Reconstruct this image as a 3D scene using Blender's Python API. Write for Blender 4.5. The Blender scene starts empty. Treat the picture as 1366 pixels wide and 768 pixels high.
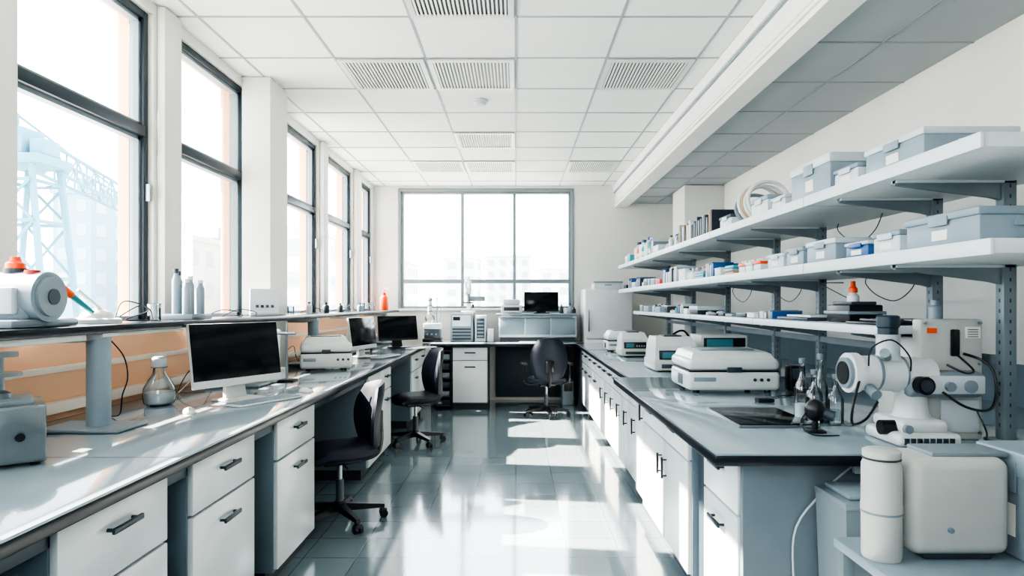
import bpy, bmesh, math, random
from mathutils import Vector, Matrix
random.seed(7)
scene = bpy.context.scene

# ------------------------------------------------------------------ materials
def lin(c):
    out = []
    for v in c:
        v = v / 255.0
        out.append(v / 12.92 if v <= 0.04045 else ((v + 0.055) / 1.055) ** 2.4)
    return out

def mat(name, rgb, rough=0.5, metal=0.0, noise=0.06, scale=6.0, bump=0.0, coat=0.0, spec=0.5):
    m = bpy.data.materials.new(name)
    m.use_nodes = True
    nt = m.node_tree
    b = nt.nodes["Principled BSDF"]
    c = lin(rgb)
    tc = nt.nodes.new("ShaderNodeTexCoord")
    n = nt.nodes.new("ShaderNodeTexNoise")
    n.inputs["Scale"].default_value = scale
    n.inputs["Detail"].default_value = 4
    nt.links.new(tc.outputs["Object"], n.inputs["Vector"])
    r = nt.nodes.new("ShaderNodeValToRGB")
    r.color_ramp.elements[0].position = 0.3
    r.color_ramp.elements[1].position = 0.7
    r.color_ramp.elements[0].color = [max(0, v * (1 - noise)) for v in c] + [1]
    r.color_ramp.elements[1].color = [min(1, v * (1 + noise)) for v in c] + [1]
    nt.links.new(n.outputs["Fac"], r.inputs["Fac"])
    nt.links.new(r.outputs["Color"], b.inputs["Base Color"])
    b.inputs["Roughness"].default_value = rough
    b.inputs["Metallic"].default_value = metal
    b.inputs["Coat Weight"].default_value = coat
    b.inputs["Specular IOR Level"].default_value = spec
    if bump > 0:
        bp = nt.nodes.new("ShaderNodeBump")
        bp.inputs["Strength"].default_value = bump
        bp.inputs["Distance"].default_value = 0.002
        n2 = nt.nodes.new("ShaderNodeTexNoise")
        n2.inputs["Scale"].default_value = 180
        nt.links.new(tc.outputs["Object"], n2.inputs["Vector"])
        nt.links.new(n2.outputs["Fac"], bp.inputs["Height"])
        nt.links.new(bp.outputs["Normal"], b.inputs["Normal"])
    return m

def glassmat(name, tint=(1, 1, 1), base=0.03, frs=0.6):
    m = bpy.data.materials.new(name)
    m.use_nodes = True
    nt = m.node_tree
    nt.nodes.clear()
    o = nt.nodes.new("ShaderNodeOutputMaterial")
    t = nt.nodes.new("ShaderNodeBsdfTransparent")
    t.inputs["Color"].default_value = (*tint, 1)
    g = nt.nodes.new("ShaderNodeBsdfGlossy")
    g.inputs["Roughness"].default_value = 0.04
    mx = nt.nodes.new("ShaderNodeMixShader")
    f = nt.nodes.new("ShaderNodeFresnel")
    f.inputs["IOR"].default_value = 1.45
    ma = nt.nodes.new("ShaderNodeMath"); ma.operation = 'MULTIPLY_ADD'
    ma.inputs[1].default_value = frs
    ma.inputs[2].default_value = base
    nt.links.new(f.outputs[0], ma.inputs[0])
    nt.links.new(ma.outputs[0], mx.inputs[0])
    nt.links.new(t.outputs[0], mx.inputs[1])
    nt.links.new(g.outputs[0], mx.inputs[2])
    nt.links.new(mx.outputs[0], o.inputs[0])
    return m

def tilefloor():
    m = mat("floor_tiles", (150, 162, 168), 0.09)
    nt = m.node_tree
    b = nt.nodes["Principled BSDF"]
    tc = nt.nodes.new("ShaderNodeTexCoord")
    br = nt.nodes.new("ShaderNodeTexBrick")
    br.offset = 0.0
    br.inputs["Color1"].default_value = (*lin((116, 131, 139)), 1)
    br.inputs["Color2"].default_value = (*lin((125, 140, 147)), 1)
    br.inputs["Mortar"].default_value = (*lin((86, 101, 110)), 1)
    br.inputs["Scale"].default_value = 1.0
    br.inputs["Mortar Size"].default_value = 0.003
    br.inputs["Brick Width"].default_value = 0.3
    br.inputs["Row Height"].default_value = 0.3
    nt.links.new(tc.outputs["Object"], br.inputs["Vector"])
    nt.links.new(br.outputs["Color"], b.inputs["Base Color"])
    n = nt.nodes.new("ShaderNodeTexNoise"); n.inputs["Scale"].default_value = 1.3
    n.inputs["Detail"].default_value = 6
    mr = nt.nodes.new("ShaderNodeMapRange")
    mr.inputs["To Min"].default_value = 0.06
    mr.inputs["To Max"].default_value = 0.17
    nt.links.new(tc.outputs["Object"], n.inputs["Vector"])
    nt.links.new(n.outputs["Fac"], mr.inputs["Value"])
    nt.links.new(mr.outputs["Result"], b.inputs["Roughness"])
    bp = nt.nodes.new("ShaderNodeBump"); bp.inputs["Strength"].default_value = 0.25
    bp.inputs["Distance"].default_value = 0.001
    bp.invert = True
    nt.links.new(br.outputs["Fac"], bp.inputs["Height"])
    nt.links.new(bp.outputs["Normal"], b.inputs["Normal"])
    b.inputs["IOR"].default_value = 1.8
    b.inputs["Specular IOR Level"].default_value = 0.8
    b.inputs["Coat Weight"].default_value = 0.4
    b.inputs["Coat Roughness"].default_value = 0.06
    return m

M = dict(
    floor=tilefloor(),
    wall=mat("wall_paint", (218, 217, 212), 0.7, bump=0.1, noise=0.03, scale=1.5),
    wallband=mat("wall_band_paint", (96, 112, 122), 0.6, noise=0.03),
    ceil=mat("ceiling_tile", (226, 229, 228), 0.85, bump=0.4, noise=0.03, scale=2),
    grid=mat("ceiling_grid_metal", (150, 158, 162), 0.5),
    ceil_shaded=mat("soffit_tile_shaded", (172, 181, 186), 0.85, bump=0.4, noise=0.03, scale=2),  # ceiling tile copy, darkened for the shade beyond the beam
    beam=mat("beam_paint", (230, 231, 229), 0.6, noise=0.03),
    peach=mat("peach_render", (238, 180, 140), 0.75, bump=0.2, noise=0.05, scale=3),
    peachglow=mat("peach_wall_glow", (255, 200, 160), 0.55, noise=0.03, scale=3),  # peach wall, colour lifted to carry the warm glow below the windows
    cream=mat("cream_trim", (255, 238, 222), 0.5, noise=0.03),
    frame=mat("window_frame_dark", (32, 48, 60), 0.4),
    framel=mat("window_frame_grey", (122, 133, 139), 0.4),
    top=mat("worktop_laminate", (140, 155, 164), 0.11, noise=0.03, scale=3, coat=0.5),
    edge=mat("worktop_edge_black", (12, 20, 31), 0.3),
    shelfblk=mat("shelf_black", (20, 27, 36), 0.25),
    cab=mat("cabinet_carcass", (94, 110, 121), 0.5, noise=0.05),
    front=mat("cabinet_front", (196, 203, 205), 0.3, noise=0.06, scale=2.5),
    kick=mat("toe_kick", (30, 40, 48), 0.6),
    handle=mat("handle_dark", (50, 60, 69), 0.3, metal=0.6),
    panel=mat("bench_panel", (48, 62, 73), 0.5),
    endp=mat("bench_end_panel", (98, 111, 120), 0.45),
    white=mat("instrument_white", (204, 208, 207), 0.3, noise=0.03),
    ivory=mat("instrument_ivory", (180, 182, 177), 0.4, noise=0.04),
    grey=mat("instrument_grey", (120, 132, 140), 0.4, noise=0.05),
    dgrey=mat("instrument_dark_grey", (50, 60, 69), 0.4),
    black=mat("black_plastic", (13, 17, 23), 0.35),
    screen=mat("screen_glass", (7, 12, 19), 0.15, spec=0.3),
    chair=mat("chair_fabric", (14, 26, 42), 0.6, bump=0.5),
    steel=mat("brushed_steel", (146, 155, 160), 0.28, metal=0.85),
    post=mat("shelf_post_metal", (116, 127, 134), 0.4, metal=0.2),
    slot=mat("shelf_post_slot", (50, 60, 68), 0.5),
    shelf=mat("shelf_white", (202, 209, 212), 0.4, noise=0.03),
    orange=mat("orange_plastic", (240, 82, 16), 0.4),
    red=mat("red_plastic", (206, 52, 36), 0.4),
    teal=mat("teal_plastic", (44, 146, 156), 0.4),
    blue=mat("blue_plastic", (40, 86, 140), 0.4),
    tan=mat("tan_card", (192, 158, 118), 0.7),
    navy=mat("navy_cover", (26, 36, 50), 0.5),
    paper=mat("paper", (224, 222, 214), 0.8),
    boxw=mat("box_white", (188, 196, 200), 0.45),
    boxg=mat("box_grey", (128, 143, 153), 0.45),
    liquid=mat("reagent_white", (216, 222, 224), 0.3),
    lcd=mat("lcd_teal", (72, 122, 132), 0.2),
    glass=glassmat("window_glass", (0.98, 0.99, 1.0), 0.01, 0.5),
    labglass=glassmat("lab_glass", (0.88, 0.93, 0.95), 0.08, 0.9),
    crane=mat("crane_steel", (78, 124, 140), 0.7, noise=0.1, scale=0.3),
    bld=mat("building_haze_pale", (190, 192, 190), 0.9, noise=0.04, scale=0.1),  # distance haze painted in as pale building tones
    bld2=mat("building_blue", (118, 148, 162), 0.9, noise=0.04, scale=0.1),
    bwin=mat("building_window_hazed", (146, 160, 166), 0.6, noise=0.04, scale=0.1),  # panes kept pale for the same painted haze
    ground=mat("city_ground", (182, 184, 182), 0.9, noise=0.05, scale=0.05),
)

# ------------------------------------------------------------------ mesh builder
class MB:
    def __init__(s, name):
        s.name = name; s.v = []; s.f = []; s.mi = []; s.mats = []; s.T = None
    def add(s, vs, fs, m, T=None):
        if m not in s.mats: s.mats.append(m)
        k = s.mats.index(m); o = len(s.v)
        for p in vs:
            p = Vector(p)
            if T is not None: p = T @ p
            s.v.append(p)
        for f in fs:
            s.f.append([i + o for i in f]); s.mi.append(k)
    def box(s, x0, x1, y0, y1, z0, z1, m, bev=0.0, seg=2, T=None):
        if bev <= 0:
            vs = [(x0,y0,z0),(x1,y0,z0),(x1,y1,z0),(x0,y1,z0),(x0,y0,z1),(x1,y0,z1),(x1,y1,z1),(x0,y1,z1)]
            fs = [(0,3,2,1),(4,5,6,7),(0,1,5,4),(1,2,6,5),(2,3,7,6),(3,0,4,7)]
            s.add(vs, fs, m, T); return
        bm = bmesh.new()
        bmesh.ops.create_cube(bm, size=1)
        for v in bm.verts:
            v.co = Vector(((x0+x1)/2 + v.co.x*(x1-x0), (y0+y1)/2 + v.co.y*(y1-y0), (z0+z1)/2 + v.co.z*(z1-z0)))
        bev = min(bev, 0.49*min(x1-x0, y1-y0, z1-z0))
        bmesh.ops.bevel(bm, geom=bm.edges[:], offset=bev, segments=seg, profile=0.5, affect='EDGES')
        bm.verts.index_update()
        s.add([v.co.copy() for v in bm.verts], [[v.index for v in f.verts] for f in bm.faces], m, T)
        bm.free()
    def rings(s, rings, m, T=None, c0=True, c1=True):
        n = len(rings[0]); vs = [p for r in rings for p in r]; fs = []
        for i in range(len(rings)-1):
            for j in range(n):
                a = i*n+j; b = i*n+(j+1) % n
                fs.append((a, b, b+n, a+n))
        if c0: fs.append(list(range(n))[::-1])
        if c1: fs.append([(len(rings)-1)*n+j for j in range(n)])
        s.add(vs, fs, m, T)
    def cyl(s, p0, p1, r0, m, r1=None, seg=20, T=None, caps=True):
        p0 = Vector(p0); p1 = Vector(p1); r1 = r0 if r1 is None else r1
        d = (p1-p0).normalized()
        a = Vector((0,0,1)) if abs(d.z) < 0.9 else Vector((1,0,0))
        u = d.cross(a).normalized(); w = d.cross(u).normalized()
        R = []
        for p, r in ((p0, r0), (p1, r1)):
            R.append([p + (u*math.cos(t)+w*math.sin(t))*r for t in [2*math.pi*k/seg for k in range(seg)]])
        s.rings(R, m, T, caps, caps)
    def lathe(s, prof, m, c=(0,0,0), seg=24, T=None, c0=True, c1=True):
        c = Vector(c)
        R = [[c + Vector((r*math.cos(2*math.pi*k/seg), r*math.sin(2*math.pi*k/seg), z)) for k in range(seg)] for r, z in [(max(r,0.0004), z) for r, z in prof]]
        s.rings(R, m, T, c0, c1)
    def tube(s, pts, r, m, seg=7, sub=5, T=None):
        P = [Vector(p) for p in pts]
        if len(P) > 2 and sub > 1:
            Q = []
            for i in range(len(P)-1):
                a = P[max(i-1,0)]; b = P[i]; c = P[i+1]; d = P[min(i+2,len(P)-1)]
                for k in range(sub):
                    t = k/sub
                    Q.append(0.5*((2*b)+(c-a)*t+(2*a-5*b+4*c-d)*t*t+(3*b-a-3*c+d)*t**3))
            Q.append(P[-1]); P = Q
        R = []; u = None
        for i, p in enumerate(P):
            d = (P[min(i+1,len(P)-1)]-P[max(i-1,0)]).normalized()
            if u is None:
                a = Vector((0,0,1)) if abs(d.z) < 0.9 else Vector((1,0,0))
                u = d.cross(a).normalized()
            u = (u - d*u.dot(d)).normalized(); w = d.cross(u)
            R.append([p+(u*math.cos(2*math.pi*k/seg)+w*math.sin(2*math.pi*k/seg))*r for k in range(seg)])
        s.rings(R, m, T)
    def sphere(s, c, r, m, sx=1, sy=1, sz=1, seg=20, T=None, lo=-90):
        prof = []
        n = 10
        for i in range(n+1):
            a = math.radians(lo + (90-lo)*i/n)
            prof.append((math.cos(a), math.sin(a)))
        c = Vector(c)
        R = [[c+Vector((pr*r*sx*math.cos(2*math.pi*k/seg), pr*r*sy*math.sin(2*math.pi*k/seg), pz*r*sz)) for k in range(seg)] for pr, pz in [(max(a,0.001), b) for a, b in prof]]
        s.rings(R, m, T)
    def prism(s, poly, y0, y1, m, T=None):
        s.rings([[(x, y0, z) for x, z in poly], [(x, y1, z) for x, z in poly]], m, T)
    def grid(s, fn, nu, nv, th, m, T=None):
        P = [[Vector(fn(i/nu, j/nv)) for i in range(nu+1)] for j in range(nv+1)]
        def nrm(i, j):
            a = P[j][min(i+1,nu)]-P[j][max(i-1,0)]; b = P[min(j+1,nv)][i]-P[max(j-1,0)][i]
            return a.cross(b).normalized()
        A = []; B = []
        for j in range(nv+1):
            for i in range(nu+1):
                e = min(i, nu-i)/(nu/2); g = min(j, nv-j)/(nv/2)
                t = th*min(1, 0.35+1.2*math.sqrt(max(0, min(e, g))))
                n = nrm(i, j)
                A.append(P[j][i]+n*t/2); B.append(P[j][i]-n*t/2)
        W = nu+1; N = len(A); fs = []
        for j in range(nv):
            for i in range(nu):
                a = j*W+i
                fs.append((a, a+1, a+W+1, a+W)); fs.append((N+a, N+a+W, N+a+W+1, N+a+1))
        for i in range(nu):
            fs.append((i+1, i, N+i, N+i+1)); k = nv*W+i; fs.append((k, k+1, N+k+1, N+k))
        for j in range(nv):
            k = j*W; fs.append((k, k+W, N+k+W, N+k)); k = j*W+nu; fs.append((k+W, k, N+k, N+k+W))
        s.add(A+B, fs, m, T)
    def done(s, loc=(0,0,0), rot=0.0, sharp=35):
        me = bpy.data.meshes.new(s.name)
        me.from_pydata([tuple(v) for v in s.v], [], s.f)
        for m in s.mats: me.materials.append(m)
        me.polygons.foreach_set("material_index", s.mi)
        me.polygons.foreach_set("use_smooth", [True]*len(me.polygons))
        bm = bmesh.new(); bm.from_mesh(me)
        bmesh.ops.recalc_face_normals(bm, faces=bm.faces[:])
        bm.to_mesh(me); bm.free()
        me.set_sharp_from_angle(angle=math.radians(sharp))
        me.update()
        o = bpy.data.objects.new(s.name, me)
        o.location = loc; o.rotation_euler = (0, 0, math.radians(rot))
        scene.collection.objects.link(o)
        return o

def RZ(deg, loc=(0,0,0)):
    return Matrix.Translation(loc) @ Matrix.Rotation(math.radians(deg), 4, 'Z')
def RX(deg, loc=(0,0,0)):
    return Matrix.Translation(loc) @ Matrix.Rotation(math.radians(deg), 4, 'X')

# ------------------------------------------------------------------ room dims
XL, XR, YF, YB = -2.12, 2.62, 9.53, -0.6
HC, HR = 3.195, 2.93
CT = 0.90

b = MB("floor"); b.box(XL-0.2, XR+0.2, YB-0.2, YF+0.3, -0.15, 0, M['floor']); b.done()

# ceiling -------------------------------------------------
b = MB("ceiling")
b.box(XL-0.2, 1.5, YB-0.2, YF+0.3, HC, HC+0.15, M['ceil'])
b.box(1.5, XR+0.2, YB-0.2, YF+0.3, HR, HR+0.4, M['ceil_shaded'])
for x in (-1.95, -1.3, -0.65, 0, 0.65, 1.3):
    b.box(x-0.008, x+0.008, YB, YF, HC-0.004, HC+0.002, M['grid'])
y = 4.56-0.654*7
while y < YF:
    if y > YB: b.box(XL, 1.5, y-0.008, y+0.008, HC-0.0045, HC+0.002, M['grid'])
    y += 0.654
for x in (2.1,):
    b.box(x-0.008, x+0.008, YB, YF, HR-0.004, HR+0.002, M['grid'])
y = 4.3-0.654*7
while y < YF:
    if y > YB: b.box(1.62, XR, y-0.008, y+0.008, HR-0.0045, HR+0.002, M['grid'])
    y += 0.654
b.done()

b = MB("ceiling_beam")
b.box(1.48, 1.66, YB, YF, 2.87, HR-0.001, M['beam'])
b.box(1.48, 1.499, YB, YF, HR-0.002, HC-0.001, M['beam'])
b.box(1.452, 1.48, YB, YF, 3.10, HC-0.006, M['beam'])
b.box(1.468, 1.48, YB, YF, 3.082, 3.10, M['grey'])
b.box(1.462, 1.48, YB, YF, 2.90, 2.925, M['beam'])
b.box(1.470, 1.48, YB, YF, 2.925, 2.937, M['grey'])
b.box(1.66, 1.70, YB, YF, 2.905, HR-0.006, M['beam'])
b.done()

def vent(x0, x1, y0, y1):
    v = MB("ceiling_vent")
    z = HC-0.006
    f = 0.035
    x0 += 0.012; x1 -= 0.012; y0 += 0.012; y1 -= 0.012
    v.box(x0, x1, y0, y0+f, z-0.012, z, M['white']); v.box(x0, x1, y1-f, y1, z-0.012, z, M['white'])
    v.box(x0, x0+f, y0+f, y1-f, z-0.012, z, M['white']); v.box(x1-f, x1, y0+f, y1-f, z-0.012, z, M['white'])
    v.box(x0+f, x1-f, y0+f, y1-f, z-0.002, z, M['black'])
    n = 22; w = (x1-x0-2*f)/n
    for i in range(n):
        xa = x0+f+w*i
        v.box(xa+w*0.2, xa+w*0.68, y0+f, y1-f, z-0.011, z-0.003, M['ceil'])
    v.done()
for c in [(-0.65,0,3.252,3.906),(-1.3,-0.65,4.56,5.214),(-0.65,0,4.56,5.214),(0.65,1.3,4.56,5.214),
          (-0.65,0,6.52,7.174),(-1.3,-0.65,7.83,8.484),(-0.65,0,7.83,8.484),(0.65,1.3,7.83,8.484)]:
    vent(*c)
b = MB("smoke_detector")
b.lathe([(0.03,-0.045),(0.05,-0.04),(0.06,-0.02),(0.07,-0.018),(0.07,0)], M['boxw'], (-0.31,5.52,HC-0.001)); b.done()

# left wall -----------------------------------------------
ZS, ZH = 1.30, 3.13
WT = 0.21
wins = [(0.2,1.35),(1.5,2.5),(2.67,3.73),(3.98,5.03),(5.89,6.85),(7.07,8.27),(8.60,9.40)]
b = MB("wall_left")
def lw(y0, y1, z0, z1):
    b.box(XL-0.13, XL, y0, y1, z0, z1, M['wall'])
    b.box(XL-WT, XL-0.13, y0, y1, z0, z1, M['peach'])
b.box(XL-WT, XL-0.001, YB, YF, 0, 0.9, M['wallband'])
b.box(XL-WT, XL, YB, YF, 0.9, ZS, M['peachglow'])
lw(YB, YF, ZH, HC)
ys = [YB]+[q for w in wins for q in w]+[YF]
for i in range(0, len(ys), 2): lw(ys[i], ys[i+1], ZS, ZH)
b.done()
b = MB("trim_1")
b.box(XL+0.001, XL+0.055, YB, YF-0.01, 0.94, 0.99, M['cream'], 0.005)
b.box(XL+0.001, XL+0.03, YB, YF-0.01, 1.12, 1.15, M['cream'], 0.005)
b.done()
b = MB("wall_pillar")
b.box(XL+0.002, -1.90, 4.93, 5.30, 1.352, HC-0.006, M['wall'])
b.box(XL+0.058, -1.90, 4.93, 5.30, CT+0.002, 1.305, M['wall'])
b.done()
b = MB("trim_2")
for (y0, y1) in [(2.52,2.65),(3.76,3.95),(6.88,7.04),(8.31,8.56)]:
    b.box(XL+0.001, XL+0.05, y0, y1, 1.36, HC-0.006, M['wall'], 0.004)
b.done()

def window(n, y0, y1, z0, z1, rail):
    w = MB("window_%d" % n)
    xa, xb = XL-0.12, XL-0.03
    t = 0.045
    w.box(xa, xb, y0+.002, y0+t, z0+.002, z1-.002, M['frame'], 0.004)
    w.box(xa, xb, y1-t, y1-.002, z0+.002, z1-.002, M['frame'], 0.004)
    w.box(xa, xb, y0+t, y1-t, z1-t, z1-.002, M['frame'], 0.004)
    w.box(xa, xb, y0+t, y1-t, z0+.002, z0+t, M['frame'], 0.004)
    w.box(xa, xb+0.01, y0+t, y1-t, rail-0.03, rail+0.03, M['frame'], 0.004)
    for (za, zb) in ((z0+t, rail-0.03), (rail+0.03, z1-t)):
        s = 0.022; xs0, xs1 = xa+0.02, xb-0.02
        w.box(xs0, xs1, y0+t, y0+t+s, za, zb, M['framel']); w.box(xs0, xs1, y1-t-s, y1-t, za, zb, M['framel'])
        w.box(xs0, xs1, y0+t, y1-t, za, za+s, M['framel']); w.box(xs0, xs1, y0+t, y1-t, zb-s, zb, M['framel'])
    w.add([(xa+0.04,y0+t,z0+t),(xa+0.04,y1-t,z0+t),(xa+0.04,y1-t,z1-t),(xa+0.04,y0+t,z1-t)], [(0,1,2,3)], M['glass'])
    w.box(xb, xb+0.03, y1-t+0.01, y1-t+0.025, rail-0.4, rail-0.3, M['steel'], 0.003)
    w.done()
for i, (y0, y1) in enumerate(wins): window(i+1, y0, y1, ZS, ZH, 2.43)

# far wall --------------------------------------------------
WX0, WX1, WZ0, WZ1 = -1.72, 0.83, 1.36, 3.12
b = MB("wall_back")
b.box(XL-WT, WX0, YF, YF+0.25, 0, HC+0.1, M['wall'])
b.box(WX1, XR+0.2, YF, YF+0.25, 0, HC+0.1, M['wall'])
b.box(WX0, WX1, YF, YF+0.25, 0, WZ0, M['wall'])
b.box(WX0, WX1, YF, YF+0.25, WZ1, HC+0.1, M['wall'])
b.done()
w = MB("window_8")
ya, yb = YF+0.02, YF+0.11
t = 0.04
w.box(WX0+.002, WX0+t, ya, yb, WZ0+.002, WZ1-.002, M['framel'], 0.004)
w.box(WX1-t, WX1-.002, ya, yb, WZ0+.002, WZ1-.002, M['framel'], 0.004)
w.box(WX0+t, WX1-t, ya, yb, WZ1-t, WZ1-.002, M['framel'], 0.004)
w.box(WX0+t, WX1-t, ya, yb, WZ0+.002, WZ0+t, M['framel'], 0.004)
w.box(WX0+t, WX1-t, ya-0.005, yb, 1.74, 1.80, M['framel'], 0.004)
for x in (-0.80, -0.02): w.box(x-0.022, x+0.022, ya-0.004, yb, WZ0+t, WZ1-t, M['framel'], 0.004)
w.add([(WX0+t,ya+.04,WZ0+t),(WX1-t,ya+.04,WZ0+t),(WX1-t,ya+.04,WZ1-t),(WX0+t,ya+.04,WZ1-t)], [(0,1,2,3)], M['glass'])
w.done()
b = MB("trim_3")
b.box(WX0-0.05, WX1+0.05, YF-0.05, YF-0.001, WZ0-0.03, WZ0, M['wall'], 0.004)
b.box(WX0-0.04, WX0, YF-0.015, YF-0.001, WZ0, WZ1+0.04, M['framel'], 0.003)
b.box(WX1, WX1+0.04, YF-0.015, YF-0.001, WZ0, WZ1+0.04, M['framel'], 0.003)
b.box(WX0, WX1, YF-0.015, YF-0.001, WZ1, WZ1+0.04, M['framel'], 0.003)
b.done()

# right wall, wall behind camera ------------------------------
b = MB("wall_right")
b.box(XR, XR+0.2, YB, YF, 0, 1.12, M['wallband'])
b.box(XR, XR+0.2, YB, YF, 1.12, HR, M['wall'])
b.done()
FX0, FX1 = -1.1, 0.2
b = MB("wall_front")  # unseen wall, added with a small opening to cut light on the foreground
b.box(XL-WT, XR+0.2, YB-0.2, YB, 0, 1.3, M['wallband'])
b.box(XL-WT, XR+0.2, YB-0.2, YB, 2.7, HC, M['wall'])
b.box(XL-WT, FX0, YB-0.2, YB, 1.3, 2.7, M['wall'])
b.box(FX1, XR+0.2, YB-0.2, YB, 1.3, 2.7, M['wallband'])
b.done()
b = MB("wall_pillar")
b.box(2.12, XR-0.002, 8.0, 8.6, CT+0.002, HR-0.006, M['wall'], 0.004); b.done()

# ------------------------------------------------------------------ benches
def countertop(name, x0, x1, y0, y1, legs=(), seams=(), pm='panel'):
    c = MB(name)
    c.box(x0, x1, y0, y1, CT-0.045, CT-0.008, M['edge'], 0.004)
    c.box(x0+0.006, x1-0.003, y0+0.006, y1-0.003, CT-0.009, CT, M['top'], 0.002)
    for s in seams:
        c.box(x0+0.008, x1-0.008, s-0.002, s+0.002, CT-0.004, CT+0.0006, M['dgrey'])
    for l in legs:
        c.box(*l, M[pm], 0.003)
    return c
ZC = CT-0.046
c = countertop("lab_countertop", XL+0.002, -1.16, 0.3, 8.588,
    legs=[(-2.0,-1.32,2.22,2.34,0,ZC+.001),(-2.0,-1.3,3.0,3.15,0,ZC+.001),(-2.0,-1.32,1.58,1.64,0,ZC+.001),(-2.05,-2.0,0.3,8.58,0.1,ZC+.001),
          (-1.26,-1.22,0.3,8.58,ZC-0.06,ZC+.001)], seams=(2.22,3.85,5.2,6.9)); c.done()
c = countertop("lab_countertop", -1.158, 0.93, 8.59, YF-0.003,
    legs=[(-0.3,0.9,YF-0.06,YF-0.01,0.05,ZC+.001),(0.88,0.92,8.66,YF-0.02,0,ZC+.001),(-1.15,-1.12,8.64,YF-0.02,0,ZC+.001)], seams=()); c.done()
c = countertop("lab_countertop", 0.71, XR-0.002, 2.27, 4.638,
    legs=[(0.855,2.6,2.40,2.43,0.0,ZC+.001),(0.93,2.6,2.43,4.62,0.0,0.06)], seams=(), pm='endp'); c.done()
c = countertop("lab_countertop", 0.82, XR-0.002, 4.64, 8.78,
    legs=[(0.905,2.6,8.73,8.76,0.0,ZC+.001)], seams=(6.1,7.4)); c.done()

def cabinet(loc, rot, w, d, cols, handles='h', name="base_cabinet", h=None):
    h = h or (ZC-0.002)
    c = MB(name)
    c.box(0, w, 0.06, d, 0, 0.08, M['kick'])
    c.box(0, w, 0.02, d, 0.08, h, M['cab'], 0.003)
    g = 0.006; x = 0
    for (fr, rows) in cols:
        cw = w*fr; z = h-0.012; tot = h-0.10
        for k, rf in enumerate(rows):
            rh = tot*rf
            x0, x1, z1, z0 = x+g, x+cw-g, z, z-rh+g*1.6
            c.box(x0, x1, -0.002, 0.0205, z0, z1, M['front'], 0.004)
            if handles == 'v' and rf > 0.4:
                hx = x1-0.05 if cols.index((fr, rows)) % 2 == 0 else x0+0.05
                hz = z1-0.14
                c.box(hx-0.008, hx+0.008, -0.034, -0.022, hz-0.06, hz+0.06, M['handle'], 0.004)
                for q in (-0.045, 0.045): c.cyl((hx, -0.024, hz+q), (hx, 0, hz+q), 0.005, M['handle'], seg=8)
            else:
                hx = (x0+x1)/2; hz = z1-min(0.07, (z1-z0)*0.4) if rf <= 0.4 else z1-0.08
                L = min(0.075, (x1-x0)*0.3)
                c.box(hx-L, hx+L, -0.034, -0.022, hz-0.010, hz+0.010, M['handle'], 0.005)
                for q in (-L*0.8, L*0.8): c.cyl((hx+q, -0.024, hz), (hx+q, 0, hz), 0.006, M['handle'], seg=8)
            z -= rh
        x += cw
    return c.done(loc, rot)
FX = -1.20
DR = [0.26, 0.74]
for (y0, y1, cols) in [(1.66,2.20,[(1,[0.3,0.35,0.35])]), (2.36,2.93,[(1,[0.27,0.73])]), (3.20,3.80,[(1,[0.27,0.73])]),
                       (5.18,6.12,[(0.5,[0.27,0.73]),(0.5,[0.27,0.73])]), (7.35,8.40,[(0.5,[0.27,0.73]),(0.5,[0.27,0.73])]), (0.5,1.1,[(1,DR)])]:
    cabinet((FX, y0, 0), 90, y1-y0, 0.72, cols)
cabinet((-0.86, 8.64, 0), 0, 0.48, 0.7, [(1,[0.24,0.76])])
FR = 0.85
cabinet((FR, 2.88, 0.0), -90, 0.448, 0.08, [(1,[0.30,0.70])])
cabinet((FR, 4.26, 0.0), -90, 1.12, 0.08, [(0.55,[0.25,0.75]),(0.45,[0.25,0.75])], 'v')
cabinet((FR+0.02, 4.62, 0.0), -90, 0.34, 0.06, [(1,[1.0])], 'v')
b = MB("bench_panel"); b.box(0.90, 0.93, 2.89, 3.13, 0.0, ZC-0.002, M['panel']); b.done()
ycur = 8.70
for wd in (0.9, 0.9, 0.72, 0.72, 0.72):
    cabinet((0.90, ycur, 0), -90, wd-0.006, 0.5, [(0.5,[0.25,0.75]),(0.5,[0.25,0.75])], 'v' if wd < 0.8 else 'h')
    ycur -= wd

b = MB("equipment_rack")
x0, x1, y0, y1 = -1.11, -0.87, 8.66, 9.2
for x in (x0, x1-0.02): b.box(x, x+0.02, y0, y1, 0, ZC-0.003, M['black'], 0.003)
b.box(x0, x1, y1-0.01, y1, 0, ZC-0.003, M['black'])
for k in range(7):
    z = 0.04+k*0.125
    b.box(x0+0.02, x1-0.02, y0, y1-0.01, z, z+0.012, M['dgrey'])
    if k < 6:
        b.box(x0+0.03, x1-0.03, y0+0.03, y1-0.05, z+0.012, z+0.08, M['grey' if k % 2 else 'dgrey'], 0.005)
        b.box(x0+0.05, x0+0.10, y0+0.022, y0+0.03, z+0.03, z+0.06, M['white'])
b.done()

# ------------------------------------------------------------------ raised shelf (left)
SZ = 1.345
b = MB("raised_shelf")
b.box(XL+0.06, -1.72, 0.3, 9.40, SZ-0.035, SZ, M['shelfblk'], 0.004)
for y in (1.3, 2.72, 4.15, 5.6, 7.0, 8.6):
    xp = -1.78
    b.prism([(-2.04,SZ-0.036),(-1.73,SZ-0.036),(-1.73,SZ-0.05),(-1.84,SZ-0.075),(-2.04,SZ-0.075)], y-0.05, y+0.05, M['white'])
    b.cyl((xp, y, CT+0.012), (xp, y, SZ-0.04), 0.046, M['boxg'], seg=28)
    b.box(-1.98, -1.63, y-0.11, y+0.11, CT+0.001, CT+0.018, M['grey'], 0.008, 3)
b.box(-1.95, -1.75, 1.35, 2.6, SZ-0.06, SZ-0.036, M['white'], 0.004)
b.box(-1.93, -1.8, 2.85, 4.1, SZ-0.055, SZ-0.036, M['white'], 0.004)
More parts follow.
